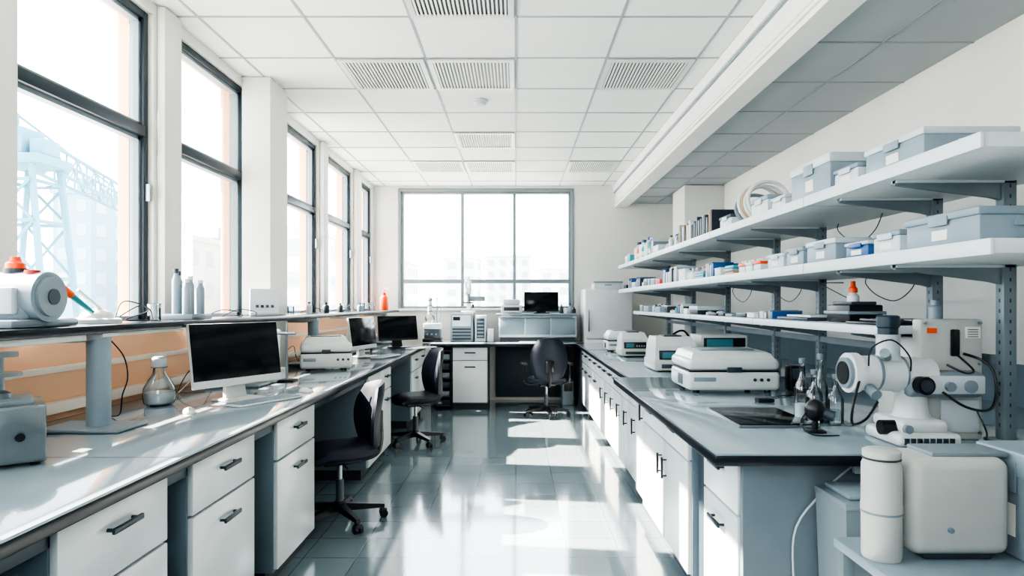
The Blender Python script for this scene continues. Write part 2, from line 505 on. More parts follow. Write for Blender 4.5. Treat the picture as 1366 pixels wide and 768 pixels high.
b.tube([(-1.79,2.80,SZ-0.06),(-1.76,2.86,1.2),(-1.76,2.89,1.1),(-1.79,2.90,1.02),(-1.82,2.93,0.93),(-1.9,3.0,0.905)], 0.003, M['black'])
b.done()

# ------------------------------------------------------------------ right shelving
b = MB("shelving_unit")
ZT, ZM, ZL = 1.955, 1.63, 1.345
def shelf(x0, x1, y0, y1, z, t, joints):
    b.box(x0+0.012, x1, y0+0.004, y1, z-t, z, M['shelf'], 0.003)
    b.box(x0, x0+0.014, y0, y1, z-t-0.004, z, M['shelf'], 0.003)
    for j in joints: b.box(x0-0.001, x1, j-0.002, j+0.002, z-t-0.001, z, M['grey'])
shelf(1.40, 2.02, 1.92, 8.70, ZT, 0.045, (3.1, 4.6, 6.1, 7.6))
shelf(1.40, 2.02, 1.88, 8.70, ZM, 0.045, (3.1, 4.6, 6.1, 7.6))
shelf(1.45, 1.86, 2.56, 7.85, ZL, 0.032, (3.9, 5.3, 6.6))
PY = (2.46, 2.88, 3.95, 4.63, 5.7, 6.8, 7.9)
for y in PY:
    px = 1.89
    b.box(px-0.022, px+0.028, y-0.022, y+0.022, CT+0.012, ZT-0.046, M['post'], 0.003)
    b.box(px-0.05, px+0.06, y-0.05, y+0.05, CT+0.001, CT+0.013, M['post'], 0.003)
    for k in range(24):
        z = CT+0.06+k*0.04
        if z < ZT-0.07:
            b.box(px-0.0225, px-0.021, y-0.004, y+0.004, z, z+0.014, M['slot'])
            b.box(px, px+0.006, y-0.0225, y-0.021, z, z+0.014, M['slot'])
    for (z, xf) in ((ZT-0.046, 1.46), (ZM-0.046, 1.46), (ZL-0.033, 1.52)):
        if z < 1.35 and y < 2.7: continue
        b.prism([(xf,z),(px-0.02,z),(px-0.02,z-0.075),(px-0.06,z-0.065),(xf,z-0.018)], y-0.010, y+0.010, M['post'])
        b.box(xf, px+0.02, y-0.022, y+0.022, z-0.010, z, M['shelf'])
b.box(1.875, 1.895, 2.46, 7.9, 1.20, 1.235, M['post'])
for (y, z0) in ((3.0,ZM-0.05),(3.3,ZT-0.05),(4.2,ZM-0.05),(5.1,ZM-0.05)):
    b.tube([(1.9,y,z0),(1.89,y+0.05,z0-0.08),(1.88,y+0.16,z0-0.13),(1.87,y+0.3,z0-0.10),(1.88,y+0.42,z0-0.04),(1.9,y+0.45,z0)], 0.0028, M['dgrey'])
b.done()

# ------------------------------------------------------------------ generic equipment
def storage_box(x0, x1, y0, y1, z, h, body, lid, name="storage_box"):
    z += 0.0015
    c = MB(name)
    c.box(x0, x1, y0, y1, z, z+h*0.78, body, 0.008)
    c.box(x0-0.006, x1+0.006, y0-0.006, y1+0.006, z+h*0.76, z+h, lid, 0.008)
    c.box((x0+x1)/2-0.05, (x0+x1)/2+0.05, y0-0.010, y0-0.004, z+h*0.45, z+h*0.6, lid, 0.003)
    c.box(x0-0.010, x0-0.004, (y0+y1)/2-0.05, (y0+y1)/2+0.05, z+h*0.62, z+h*0.9, body, 0.003)
    c.box(x0-0.002, x0+0.001, (y0+y1)/2-0.04, (y0+y1)/2+0.04, z+h*0.2, z+h*0.5, M['paper'])
    return c.done()

storage_box(1.46,1.80,2.28,2.66,ZT,0.115,M['boxg'],M['boxw'])
storage_box(1.46,1.72,2.72,2.92,ZT,0.085,M['boxw'],M['boxg'])
storage_box(1.47,1.80,2.98,3.40,ZT,0.19,M['boxg'],M['boxw'])
storage_box(1.47,1.70,3.48,3.66,ZT,0.08,M['boxw'],M['boxw'])
storage_box(1.47,1.75,3.72,3.98,ZT,0.12,M['boxw'],M['boxg'])
storage_box(1.48,1.72,4.38,4.62,ZT,0.10,M['boxw'],M['dgrey'])
storage_box(1.47,1.78,2.02,2.40,ZM,0.115,M['boxg'],M['boxg'])
storage_box(1.47,1.72,2.44,2.62,ZM,0.09,M['boxw'],M['boxg'])
storage_box(1.47,1.75,2.66,2.84,ZM,0.07,M['blue'],M['boxw'])
storage_box(1.47,1.74,2.93,3.22,ZM,0.11,M['boxg'],M['boxw'])
storage_box(1.47,1.74,3.26,3.46,ZM,0.10,M['boxg'],M['boxg'])
storage_box(1.47,1.70,3.50,3.72,ZM,0.085,M['boxw'],M['boxw'])

b = MB("wire_basket")
x0,x1,y0,y1,z0,z1 = 1.80,1.99,1.95,2.38,ZM+0.004,ZM+0.13
for k in range(6):
    z = z0+(z1-z0)*k/5
    b.tube([(x0,y0,z),(x1,y0,z),(x1,y1,z),(x0,y1,z),(x0,y0,z)], 0.0025, M['steel'], seg=5, sub=1)
for k in range(9):
    x = x0+(x1-x0)*k/8
    b.tube([(x,y0,z1),(x,y0,z0),(x,y1,z0),(x,y1,z1)], 0.002, M['steel'], seg=5, sub=1)
for k in range(14):
    y = y0+(y1-y0)*k/13
    b.tube([(x0,y,z1),(x0,y,z0),(x1,y,z0),(x1,y,z1)], 0.002, M['steel'], seg=5, sub=1)
b.done()

b = MB("hose_coil")
for k,(r,m) in enumerate(((0.125,'white'),(0.115,'white'),(0.12,'tan'),(0.125,'white'),(0.10,'grey'))):
    y = 4.06+0.055*k
    pts = []
    for i in range(21):
        a = 2*math.pi*i/20
        pts.append((1.61+0.13*math.cos(a), y+0.02*math.sin(a), ZT+0.012+r+r*math.sin(a)))
    b.tube(pts, 0.008 if m=='tan' else 0.013, M[m], seg=8, sub=2)
b.box(1.52,1.74,4.02,4.32,ZT+0.001,ZT+0.006,M['grey'])
b.done()

def bottle(c, x, y, z, r, h, body, cap):
    c.lathe([(r*0.95,0),(r,0.01),(r,h*0.62),(r*0.8,h*0.72),(r*0.38,h*0.80),(r*0.36,h*0.88)], body, (x,y,z), 14)
    c.cyl((x,y,z+h*0.86),(x,y,z+h), r*0.46, cap, seg=12)
pal = ['boxw','boxg','white','ivory','grey','boxw','navy','paper','boxw','tan','teal','dgrey','boxg']
def clutter(name, x0, xd, y0, y1, z, hmax, seed, accents=()):
    rnd = random.Random(seed)
    c = MB(name); y = y0; k = 0
    z += 0.001
    while y < y1-0.1:
        w = rnd.uniform(0.10, 0.26); h = rnd.uniform(0.4, 1.0)*hmax; typ = rnd.random()
        w = min(w, y1-y)
        m = M[accents[k//3 % len(accents)]] if (accents and k % 3 == 2) else M[rnd.choice(pal)]
        if typ < 0.45:
            d = rnd.uniform(0.2, xd)
            c.box(x0, x0+d, y, y+w, z, z+h*0.8, m, 0.005)
            c.box(x0-0.003, x0+d+0.003, y-0.003, y+w+0.003, z+h*0.72, z+h*0.82, M[rnd.choice(['boxw','boxg','white'])], 0.004)
        elif typ < 0.65:
            yy = y
            while yy < y+w:
                t = rnd.uniform(0.012, 0.03)
                c.box(x0+0.01, x0+0.01+rnd.uniform(0.16,0.2), yy, yy+t, z, z+min(hmax*1.05, rnd.uniform(0.7,1.05)*hmax), M[rnd.choice(['navy','dgrey','grey','paper','blue','boxw'])], 0.002)
                yy += t+0.002
        elif typ < 0.85:
            for q in range(int(w/0.06)+1):
                bottle(c, x0+0.04+rnd.uniform(0,0.04), y+0.03+q*0.06, z, 0.026, h*0.9, M[rnd.choice(['liquid','white','ivory','teal','labglass'])], M[rnd.choice(['blue','white','orange','dgrey'])])
                bottle(c, x0+0.13, y+0.03+q*0.06, z, 0.026, h, M[rnd.choice(['liquid','boxg','white'])], M[rnd.choice(['blue','white','red'])])
        else:
            n = rnd.randint(2,4); hh = h/n*0.8
            for q in range(n):
                o = rnd.uniform(-0.008,0.008)
                c.box(x0+0.01+o, x0+0.01+o+0.22, y, y+w, z+q*hh, z+(q+1)*hh-0.001, M[rnd.choice(pal)], 0.004)
        y += w+rnd.uniform(0.02, 0.09); k += 1
    return c.done()
b = MB("binder_row")
rnd = random.Random(2); y = 4.78
while y < 5.75:
    t = rnd.uniform(0.02,0.045); hh = rnd.uniform(0.13,0.19)
    b.box(0,0.2,0,t,0,hh,M[rnd.choice(['navy','black','dgrey','navy','grey','tan','boxw'])],0.003,
          T=Matrix.Translation((1.47,y,ZT+0.001))@Matrix.Rotation(math.radians(rnd.choice([0,0,3])),4,'X'))
    y += t+0.022
b.done()
b = MB("reagent_jugs")
for (y,h,m,cm) in ((7.0,0.16,'boxg','white'),(7.14,0.22,'teal','white'),(7.30,0.24,'white','blue'),(7.46,0.2,'teal','dgrey'),(7.6,0.24,'liquid','blue'),(7.76,0.2,'orange','white'),(7.9,0.24,'white','dgrey')):
    bottle(b,1.53,y,ZT+0.0015,0.058,h,M[m],M[cm]); b.cyl((1.53,y,ZT+h*0.2),(1.53,y,ZT+h*0.45),0.0588,M['paper'],seg=14)
b.done()
b = MB("pipette_tip_rack")
for (y,m) in ((3.80,'orange'),(3.94,'boxw'),(4.06,'orange')):
    b.box(1.46,1.62,y,y+0.11,ZM+0.001,ZM+0.045,M['boxw'],0.005); b.box(1.455,1.625,y-0.002,y+0.112,ZM+0.045,ZM+0.062,M[m],0.004)
    for q in range(4):
        for r in range(3): b.cyl((1.48+q*0.04,y+0.02+r*0.035,ZM+0.06),(1.48+q*0.04,y+0.02+r*0.035,ZM+0.08),0.008,M['white'],seg=8)
b.done()
clutter("shelf_supplies", 1.44, 0.34, 5.85, 6.85, ZT, 0.17, 5, ('boxw','navy','teal'))
clutter("shelf_supplies", 1.44, 0.34, 8.05, 8.65, ZT, 0.22, 9, ('teal','orange','teal'))
clutter("shelf_supplies", 1.44, 0.32, 4.25, 5.2, ZM, 0.11, 11, ('blue','boxw','white'))
clutter("shelf_supplies", 1.44, 0.32, 5.25, 7.0, ZM, 0.14, 13, ('boxw','red','boxg','orange'))
clutter("shelf_supplies", 1.44, 0.32, 7.05, 8.65, ZM, 0.12, 17, ('teal','navy','red'))
clutter("shelf_supplies", 1.50, 0.26, 3.75, 5.2, ZL, 0.05, 19, ('dgrey','black'))
clutter("shelf_supplies", 1.50, 0.26, 5.3, 7.7, ZL, 0.09, 23, ('boxw','dgrey','boxg'))

b = MB("bottle_warmer")
b.box(1.56,1.72,2.98,3.2,ZL+0.001,ZL+0.085,M['black'],0.008)
b.box(1.55,1.73,2.97,3.21,ZL+0.04,ZL+0.055,M['grey'],0.003)
b.box(1.58,1.70,3.0,3.18,ZL+0.085,ZL+0.10,M['dgrey'],0.004)
b.lathe([(0.026,0),(0.028,0.025),(0.014,0.04),(0.012,0.045)], M['liquid'], (1.62,3.06,ZL+0.10), 16)
b.lathe([(0.02,0),(0.02,0.02),(0.012,0.03),(0.010,0.055)], M['orange'], (1.62,3.06,ZL+0.143), 16)
b.tube([(1.66,3.12,ZL+0.10),(1.64,3.3,ZL+0.16),(1.66,3.45,ZL+0.2),(1.8,3.5,ZM-0.08)],0.0025,M['black'])
b.done()
b = MB("instrument_tray")
b.box(1.50,1.80,2.64,2.90,ZL+0.001,ZL+0.012,M['black'],0.004)
for q in range(6):
    b.cyl((1.53+q*0.045,2.67,ZL+0.019),(1.55+q*0.045,2.86,ZL+0.019),0.007,M['steel' if q%2 else 'dgrey'],seg=10)
b.box(1.50,1.80,3.28,3.66,ZL+0.001,ZL+0.018,M['dgrey'],0.004)
b.box(1.53,1.77,3.31,3.6,ZL+0.018,ZL+0.03,M['white'],0.004)
b.done()

# ------------------------------------------------------------------ instruments on right bench
def benchtop_analyzer(loc, rot, w, d, h, name="benchtop_centrifuge"):
    c = MB(name)
    for sx in (0.06, w-0.06):
        for sy in (0.05, d-0.05): c.cyl((sx,sy,0.0),(sx,sy,0.02),0.02,M['black'],seg=12)
    c.box(0, w, 0, d, 0.015, h*0.52, M['white'], 0.025, 3)
    c.box(0.006, w-0.006, 0.006, d-0.006, h*0.50, h*0.535, M['black'], 0.006)
    c.box(0.0, w, 0.0, d, h*0.53, h*0.82, M['white'], 0.03, 3)
    R = [[(0.02,0.02,h*0.78),(w-0.02,0.02,h*0.78),(w-0.02,d-0.02,h*0.78),(0.02,d-0.02,h*0.78)],
         [(0.04,0.05,h*0.93),(w-0.04,0.05,h*0.93),(w-0.04,d-0.03,h*0.95),(0.04,d-0.03,h*0.95)],
         [(0.06,0.09,h*0.98),(w-0.06,0.09,h*0.98),(w-0.06,d-0.05,h),(0.06,d-0.05,h)]]
    c.rings(R, M['white'])
    c.box(w*0.2, w*0.8, 0.12, d-0.08, h*0.985, h*1.01, M['grey'], 0.006)
    c.box(w*0.42, w*0.58, -0.006, 0.01, h*0.50, h*0.62, M['dgrey'], 0.004)
    c.box(w*0.06, w*0.30, -0.003, 0.01, h*0.28, h*0.38, M['boxg'], 0.003)
    for k in range(3): c.cyl((w*0.72+k*0.04,0.004,h*0.32),(w*0.72+k*0.04,-0.006,h*0.32),0.010,M['dgrey'],seg=12)
    for k in range(6): c.box(-0.002, 0.01, d*0.3+k*0.02, d*0.3+k*0.02+0.008, h*0.15, h*0.4, M['dgrey'])
    return c.done(loc, rot)
Z0 = CT+0.001
benchtop_analyzer((1.03,3.80,Z0), 0, 0.55, 0.44, 0.25)
benchtop_analyzer((1.02,7.1,Z0), 0, 0.40, 0.36, 0.23)

def spectro(loc, rot, w, d, h, name="spectrophotometer"):
    c = MB(name)
    c.box(0, w, 0, d, 0.012, h*0.35, M['ivory'], 0.015)
    for sx in (0.05, w-0.05):
        for sy in (0.05, d-0.05): c.cyl((sx,sy,0.0),(sx,sy,0.02),0.015,M['black'],seg=12)
    R = [[(0.01,0.03,h*0.3),(w-0.01,0.03,h*0.3),(w-0.01,d-0.01,h*0.3),(0.01,d-0.01,h*0.3)],
         [(0.02,0.06,h*0.75),(w-0.02,0.06,h*0.75),(w-0.02,d-0.01,h*0.75),(0.02,d-0.01,h*0.75)],
         [(0.04,0.14,h),(w-0.04,0.14,h),(w-0.04,d-0.03,h),(0.04,d-0.03,h)]]
    c.rings(R, M['white'])
    c.box(w*0.12, w*0.88, 0.025, 0.06, h*0.36, h*0.62, M['black'], 0.004)
    c.box(w*0.18, w*0.45, 0.02, 0.03, h*0.40, h*0.58, M['lcd'])
    for k in range(4):
        c.box(w*(0.52+0.08*k), w*(0.57+0.08*k), 0.02, 0.03, h*0.42, h*0.5, M['grey'])
    c.box(w*0.15, w*0.85, -0.004, 0.01, h*0.12, h*0.24, M['dgrey'], 0.003)
    c.box(w*0.3, w*0.7, 0.16, d*0.8, h, h*1.04, M['dgrey'], 0.004)
    return c.done(loc, rot)
spectro((1.08,4.95,Z0), 0, 0.36, 0.42, 0.27)
spectro((1.05,6.35,Z0), 0, 0.30, 0.36, 0.24)
b = MB("thermal_cycler")
b.box(1.49,1.86,5.05,5.45,Z0,Z0+0.17,M['white'],0.02)
b.prism([(0,0.15),(0.0,0.28),(0.37,0.28),(0.37,0.15)],5.12,5.44,M['white'],T=Matrix.Translation((1.49,0,Z0)))
b.box(1.51,1.84,5.105,5.125,Z0+0.16,Z0+0.26,M['black'],0.003)
b.box(1.53,1.74,5.10,5.108,Z0+0.18,Z0+0.25,M['lcd'])
b.box(1.52,1.82,5.044,5.056,Z0+0.05,Z0+0.1,M['grey'],0.002)
b.done()
b = MB("vortex_mixer")
b.box(1.52,1.68,6.1,6.3,Z0,Z0+0.10,M['black'],0.02)
b.lathe([(0.05,0.10),(0.045,0.13),(0.06,0.15),(0.06,0.17)],M['dgrey'],(1.60,6.2,Z0),20)
b.tube([(1.5,6.15,Z0+0.012),(1.46,6.1,Z0+0.15),(1.52,6.1,Z0+0.25),(1.62,6.12,Z0+0.27),(1.7,6.15,Z0+0.15),(1.72,6.2,Z0+0.012)],0.010,M['black'])
b.done()

b = MB("glass_hotplate")
b.box(0.96,1.31,2.74,3.20,CT+0.001,CT+0.012,M['steel'],0.003)
b.box(0.967,1.303,2.747,3.193,CT+0.010,CT+0.016,M['screen'],0.002)
b.done()

b = MB("label_printer")
b.box(1.66,1.76,3.86,3.94,Z0,Z0+0.16,M['black'],0.012); b.box(1.675,1.745,3.853,3.862,Z0+0.08,Z0+0.14,M['dgrey'],0.003)
b.box(1.67,1.75,3.80,3.86,Z0,Z0+0.03,M['black'],0.008)
b.tube([(1.66,3.84,Z0+0.01),(1.62,3.7,Z0+0.004),(1.50,3.65,Z0+0.004),(1.38,3.5,Z0+0.004)],0.003,M['black'])
b.box(1.31,1.40,3.44,3.50,Z0,Z0+0.02,M['black'],0.006)
b.done()

b = MB("glass_bottle_tray")
b.box(1.28,1.48,2.78,2.98,Z0,Z0+0.006,M['labglass'],0.002)
for (x,y,r,h) in ((1.32,2.94,0.032,0.26),(1.40,2.93,0.032,0.28),(1.33,2.84,0.036,0.22),(1.425,2.84,0.034,0.20)):
    b.lathe([(r,0),(r,h*0.5),(r*0.85,h*0.6),(r*0.36,h*0.74),(r*0.34,h*0.95),(r*0.45,h)],M['labglass'],(x,y,Z0+0.007),20)
    b.lathe([(r*0.93,0),(r*0.93,h*0.25)],M['liquid'] if x<1.325 else M['labglass'],(x,y,Z0+0.009),18)
    b.cyl((x,y,Z0+0.007+h*0.97),(x,y,Z0+0.007+h*1.06),r*0.42,M['grey'],seg=12)
b.done()

# ------------------------------------------------------------------ microscope
b = MB("microscope")
W, G, K = M['white'], M['grey'], M['black']
b.box(1.42,1.66,2.36,2.60,Z0,Z0+0.05,W,0.02,3)
b.box(1.45,1.63,2.39,2.60,Z0+0.045,Z0+0.095,W,0.02,3)
for k in range(8): b.box(1.44+k*0.024,1.455+k*0.024,2.353,2.362,Z0+0.012,Z0+0.035,M['dgrey'])
b.lathe([(0.07,0),(0.06,0.03),(0.055,0.09),(0.065,0.11)],W,(1.55,2.50,Z0+0.09),24)
b.cyl((1.45,2.365,Z0+0.07),(1.45,2.345,Z0+0.07),0.016,G,seg=16)
b.cyl((1.40,2.45,Z0+0.06),(1.46,2.45,Z0+0.06),0.028,K,seg=18)
b.cyl((1.335,2.50,1.165),(1.62,2.50,1.155),0.068,W,seg=28)
b.cyl((1.30,2.50,1.165),(1.335,2.50,1.165),0.078,W,seg=28)
b.cyl((1.285,2.50,1.165),(1.30,2.50,1.165),0.06,G,seg=28)
b.cyl((1.28,2.50,1.165),(1.286,2.50,1.165),0.045,K,seg=24)
b.cyl((1.40,2.50,1.165),(1.41,2.50,1.165),0.0705,G,seg=28)
b.cyl((1.50,2.50,1.162),(1.507,2.50,1.162),0.0705,G,seg=28)
b.cyl((1.36,2.45,1.11),(1.36,2.40,1.09),0.02,G,seg=14)
b.lathe([(0.05,0),(0.042,0.02),(0.042,0.09),(0.046,0.10)],M['boxw'],(1.46,2.50,1.215),24)
b.lathe([(0.036,0),(0.036,0.03),(0.041,0.035),(0.041,0.075),(0.034,0.08)],M['frame'],(1.46,2.50,1.31),24)
b.cyl((1.43,2.46,1.23),(1.39,2.40,1.25),0.018,G,seg=14)
b.box(1.50,1.80,2.43,2.57,1.075,1.175,G,0.025,3)
b.box(1.58,1.79,2.425,2.44,1.09,1.16,M['boxw'],0.006)
b.cyl((1.545,2.43,1.125),(1.545,2.395,1.125),0.034,K,seg=24)
b.cyl((1.545,2.396,1.125),(1.545,2.388,1.125),0.022,M['dgrey'],seg=24)
b.cyl((1.65,2.43,1.12),(1.65,2.41,1.12),0.018,G,seg=20)
b.cyl((1.73,2.44,1.12),(1.73,2.415,1.12),0.024,G,seg=20)
b.cyl((1.55,2.50,1.09),(1.55,2.50,1.005),0.05,G,r1=0.045,seg=20)
# power supply cabinet: upright column behind the arm
b.box(1.585,1.83,2.495,2.554,Z0,1.375,M['ivory'],0.010)
b.box(1.60,1.82,2.56,2.82,Z0,1.30,M['ivory'],0.010)
b.box(1.62,1.80,2.53,2.58,Z0+0.03,1.28,G)
b.box(1.66,1.81,2.487,2.497,Z0+0.03,1.06,M['boxw'],0.006)
b.box(1.70,1.735,2.485,2.497,1.23,1.335,K,0.006)
b.box(1.76,1.815,2.488,2.496,1.30,1.345,M['paper'])
for k in range(4): b.box(1.765,1.805,2.486,2.489,1.305+k*0.009,1.308+k*0.009,M['dgrey'])
b.box(1.61,1.645,2.488,2.496,1.32,1.34,M['orange'])
for (x,z) in ((1.60,1.36),(1.815,1.36),(1.60,1.2),(1.815,1.2),(1.815,0.93),(1.68,0.93)): b.cyl((x,2.497,z),(x,2.485,z),0.006,M['steel'],seg=10)
b.lathe([(0.022,0),(0.022,0.05),(0.014,0.055),(0.014,0.075)],G,(1.66,2.525,1.374),16)
b.tube([(1.31,2.43,1.14),(1.27,2.40,1.05),(1.28,2.42,0.98),(1.36,2.47,0.99),(1.42,2.5,1.05)],0.005,K)
b.tube([(1.34,2.42,1.2),(1.33,2.38,1.27),(1.40,2.37,1.30),(1.47,2.38,1.24),(1.50,2.42,1.18)],0.003,K)
b.tube([(1.62,2.42,1.1),(1.68,2.38,1.05),(1.76,2.37,1.04),(1.81,2.4,1.10),(1.82,2.43,1.18),(1.80,2.47,1.22),(1.75,2.49,1.24)],0.005,K)
b.tube([(1.72,2.49,1.24),(1.76,2.45,1.18),(1.72,2.44,1.17),(1.67,2.47,1.20)],0.004,K)
b.tube([(1.80,2.49,1.02),(1.81,2.46,0.96),(1.79,2.42,0.93),(1.74,2.38,0.906)],0.003,K)
b.done()

b = MB("microscope_camera")
b.sphere((1.25,2.66,Z0+0.09),0.042,K,sz=1.1)
b.cyl((1.25,2.66,Z0+0.09),(1.31,2.62,Z0+0.07),0.022,M['dgrey'],seg=18)
b.cyl((1.25,2.66,Z0),(1.25,2.66,Z0+0.06),0.012,K,seg=12)
b.lathe([(0.045,0),(0.045,0.006),(0.015,0.012)],K,(1.25,2.66,Z0),20)
b.tube([(1.22,2.66,Z0+0.09),(1.18,2.64,Z0+0.04),(1.2,2.58,Z0+0.005),(1.30,2.56,Z0+0.005)],0.003,K)
b.done()
def dish(x, y, z, r, h, name="petri_dish"):
    c = MB(name)
    c.lathe([(r,0),(r,h),(r-0.003,h),(r-0.003,0.003),(0.0,0.003)],M['labglass'],(x,y,z),32)
    c.lathe([(r*0.9,0.0),(r*0.9,h*0.35)],M['labglass'],(x,y,z+0.003),32)
    c.done()
dish(1.50,2.310,Z0,0.033,0.03)
dish(1.60,2.310,Z0,0.033,0.02)

b = MB("power_cable")
b.tube([(1.28,2.39,0.84),(1.17,2.385,0.75),(1.05,2.385,0.6),(1.04,2.385,0.4),(1.06,2.38,0.2),(1.05,2.37,0.01)],0.004,M['boxw'])
b.box(1.265,1.295,2.375,2.399,0.80,0.85,M['boxw'],0.004)
b.done()

b = MB("waste_bin")
R = [[(1.13,2.16,0.001),(1.37,2.16,0.001),(1.37,2.34,0.001),(1.13,2.34,0.001)],[(1.11,2.14,0.74),(1.39,2.14,0.74),(1.39,2.36,0.74),(1.11,2.36,0.74)]]
b.rings(R, M['grey'])
b.box(1.105,1.395,2.135,2.365,0.74,0.765,M['grey'],0.006)
b.box(1.13,1.37,2.16,2.34,0.765,0.785,M['boxg'],0.01)
b.done()

TZ = 0.72
b = MB("equipment_cart")
b.box(0.975,2.0,1.30,1.96,TZ-0.03,TZ,M['boxg'],0.006)
for x in (1.0,1.97):
    for y in (1.33,1.93): b.box(x-0.018,x+0.018,y-0.018,y+0.018,0.06,TZ-0.03,M['post'],0.003); b.lathe([(0.0,0),(0.025,0.01),(0.03,0.03),(0.02,0.05),(0.01,0.07)],K,(x,y,0.0),14)
b.box(0.99,1.98,1.32,1.94,0.22,0.245,M['boxg'],0.004)
b.done()
b = MB("gas_canister")
b.lathe([(0.050,0),(0.052,0.008),(0.052,0.12),(0.0535,0.125),(0.0535,0.15),(0.052,0.155),(0.052,0.26),(0.046,0.275),(0.046,0.28),(0.049,0.283),(0.049,0.30),(0.040,0.305)],M['ivory'],(1.033,1.80,TZ+0.001),32)
b.lathe([(0.054,0),(0.054,0.006)],M['grey'],(1.033,1.80,TZ+0.128),32)
b.lathe([(0.050,0),(0.050,0.004)],M['dgrey'],(1.033,1.80,TZ+0.278),32)
b.done()
b = MB("vacuum_pump")
b.box(1.095,1.375,1.76,1.93,TZ+0.015,TZ+0.285,M['ivory'],0.032,5)
b.box(1.14,1.33,1.78,1.91,TZ+0.001,TZ+0.02,M['dgrey'],0.004)
b.box(1.17,1.385,1.79,1.91,TZ+0.283,TZ+0.297,M['grey'],0.004)
b.box(1.090,1.100,1.80,1.89,TZ+0.06,TZ+0.24,M['grey'],0.003)
b.cyl((1.20,1.765,TZ+0.09),(1.20,1.752,TZ+0.09),0.008,M['grey'],seg=14)
b.done()
storage_box(1.40,1.72,1.72,1.93,TZ,0.30,M['grey'],M['boxg'],"equipment_case")

# ------------------------------------------------------------------ left bench equipment
b = MB("analytical_balance")
b.box(0,0.34,0,0.26,0.012,0.20,M['steel'],0.008)
for x in (0.03,0.31):
    for y in (0.03,0.23): b.cyl((x,y,0),(x,y,0.015),0.015,K,seg=12)
b.box(0.012,0.328,-0.004,0.002,0.02,0.19,M['steel'],0.003)
b.box(0.05,0.20,-0.007,0.0,0.06,0.13,M['dgrey'],0.003)
b.cyl((0.27,0.0,0.10),(0.27,-0.015,0.10),0.014,K,seg=16)
b.box(0.03,0.31,0.03,0.24,0.198,0.215,M['grey'],0.006)
b.cyl((0.22,0.13,0.21),(0.22,0.13,0.30),0.012,M['steel'])
b.lathe([(0.03,0),(0.03,0.02),(0.012,0.03)],M['steel'],(0.22,0.13,0.213),20)
b.cyl((0.22,0.13,0.29),(0.22,0.13,0.302),0.06,M['steel'],seg=28)
b.cyl((0.22,0.13,0.30),(0.22,0.13,0.36),0.01,M['steel'])
b.cyl((0.22,0.13,0.355),(0.22,0.13,0.37),0.05,M['steel'],seg=28)
b.done((-1.825,1.906,Z0), 39)

b = MB("reagent_flask")
x, y = -1.88, 3.36
b.lathe([(0.055,0),(0.072,0.012),(0.080,0.05),(0.076,0.09),(0.055,0.13),(0.032,0.165),(0.026,0.20),(0.03,0.205)],M['labglass'],(x,y,Z0),28)
b.lathe([(0.050,0.004),(0.068,0.014),(0.075,0.05),(0.074,0.07)],M['liquid'],(x,y,Z0),28)
b.lathe([(0.034,0),(0.036,0.02),(0.036,0.045),(0.028,0.055)],M['boxw'],(x,y,Z0+0.20),20)
b.lathe([(0.04,0),(0.04,0.005)],M['grey'],(x,y,Z0+0.198),20)
b.done()

def monitor(loc, rot, w, h, tilt=-8, white=True, zb=0.08, name="desktop_monitor"):
    c = MB(name)
    B = M['white'] if white else K
    T = RX(tilt, (0,0,zb))
    chin = 0.04 if white else 0.02
    c.box(-w/2, w/2, -0.006, 0.018, 0, h+chin, B, 0.006, T=T)
    c.box(-w*0.36, w*0.36, 0.016, 0.04, 0.06, h*0.85, B, 0.012, T=T)
    c.box(-w/2+0.002, w/2-0.002, -0.010, -0.004, chin, h+chin-0.002, M['screen'], 0.002, T=T)
    c.prism([(-0.07,0.0),(0.07,0.0),(0.05,zb+0.12),(-0.05,zb+0.12)], 0.03, 0.055, B, T=RX(-6))
    c.box(-0.11, 0.11, -0.08, 0.10, 0, 0.012, B, 0.005)
    return c.done(loc, rot)
monitor((-1.535,3.55,Z0), 62, 0.57, 0.305, zb=0.085)
monitor((-1.52,6.42,Z0), 76, 0.52, 0.28, zb=0.08)
monitor((-1.42,7.75,Z0), 42, 0.54, 0.28, zb=0.09, white=False)

def keyboard(loc, rot, w=0.42, d=0.13):
    c = MB("keyboard")
    c.box(0, w, 0, d, 0, 0.012, M['white'], 0.005)
    for r in range(5):
        n = 14
        for k in range(n):
            c.box(0.008+k*(w-0.016)/n, 0.008+(k+0.85)*(w-0.016)/n, 0.008+r*(d-0.014)/5, 0.008+(r+0.82)*(d-0.014)/5, 0.011, 0.016, M['boxg'])
    c.done(loc, rot)
def mouse(loc, rot):
    c = MB("computer_mouse")
    c.sphere((0,0,0.0),0.03,M['white'],sx=1.0,sy=1.7,sz=0.9,lo=0)
    c.box(-0.002,0.002,-0.045,-0.01,0.020,0.0285,M['grey'],0.001)
    c.done(loc, rot)
keyboard((-1.41,3.26,Z0), 62)
mouse((-1.60,3.12,Z0), 30)
mouse((-1.27,3.86,Z0), 70)
keyboard((-1.30,6.20,Z0), 75)
keyboard((-1.20,7.45,Z0), 55)

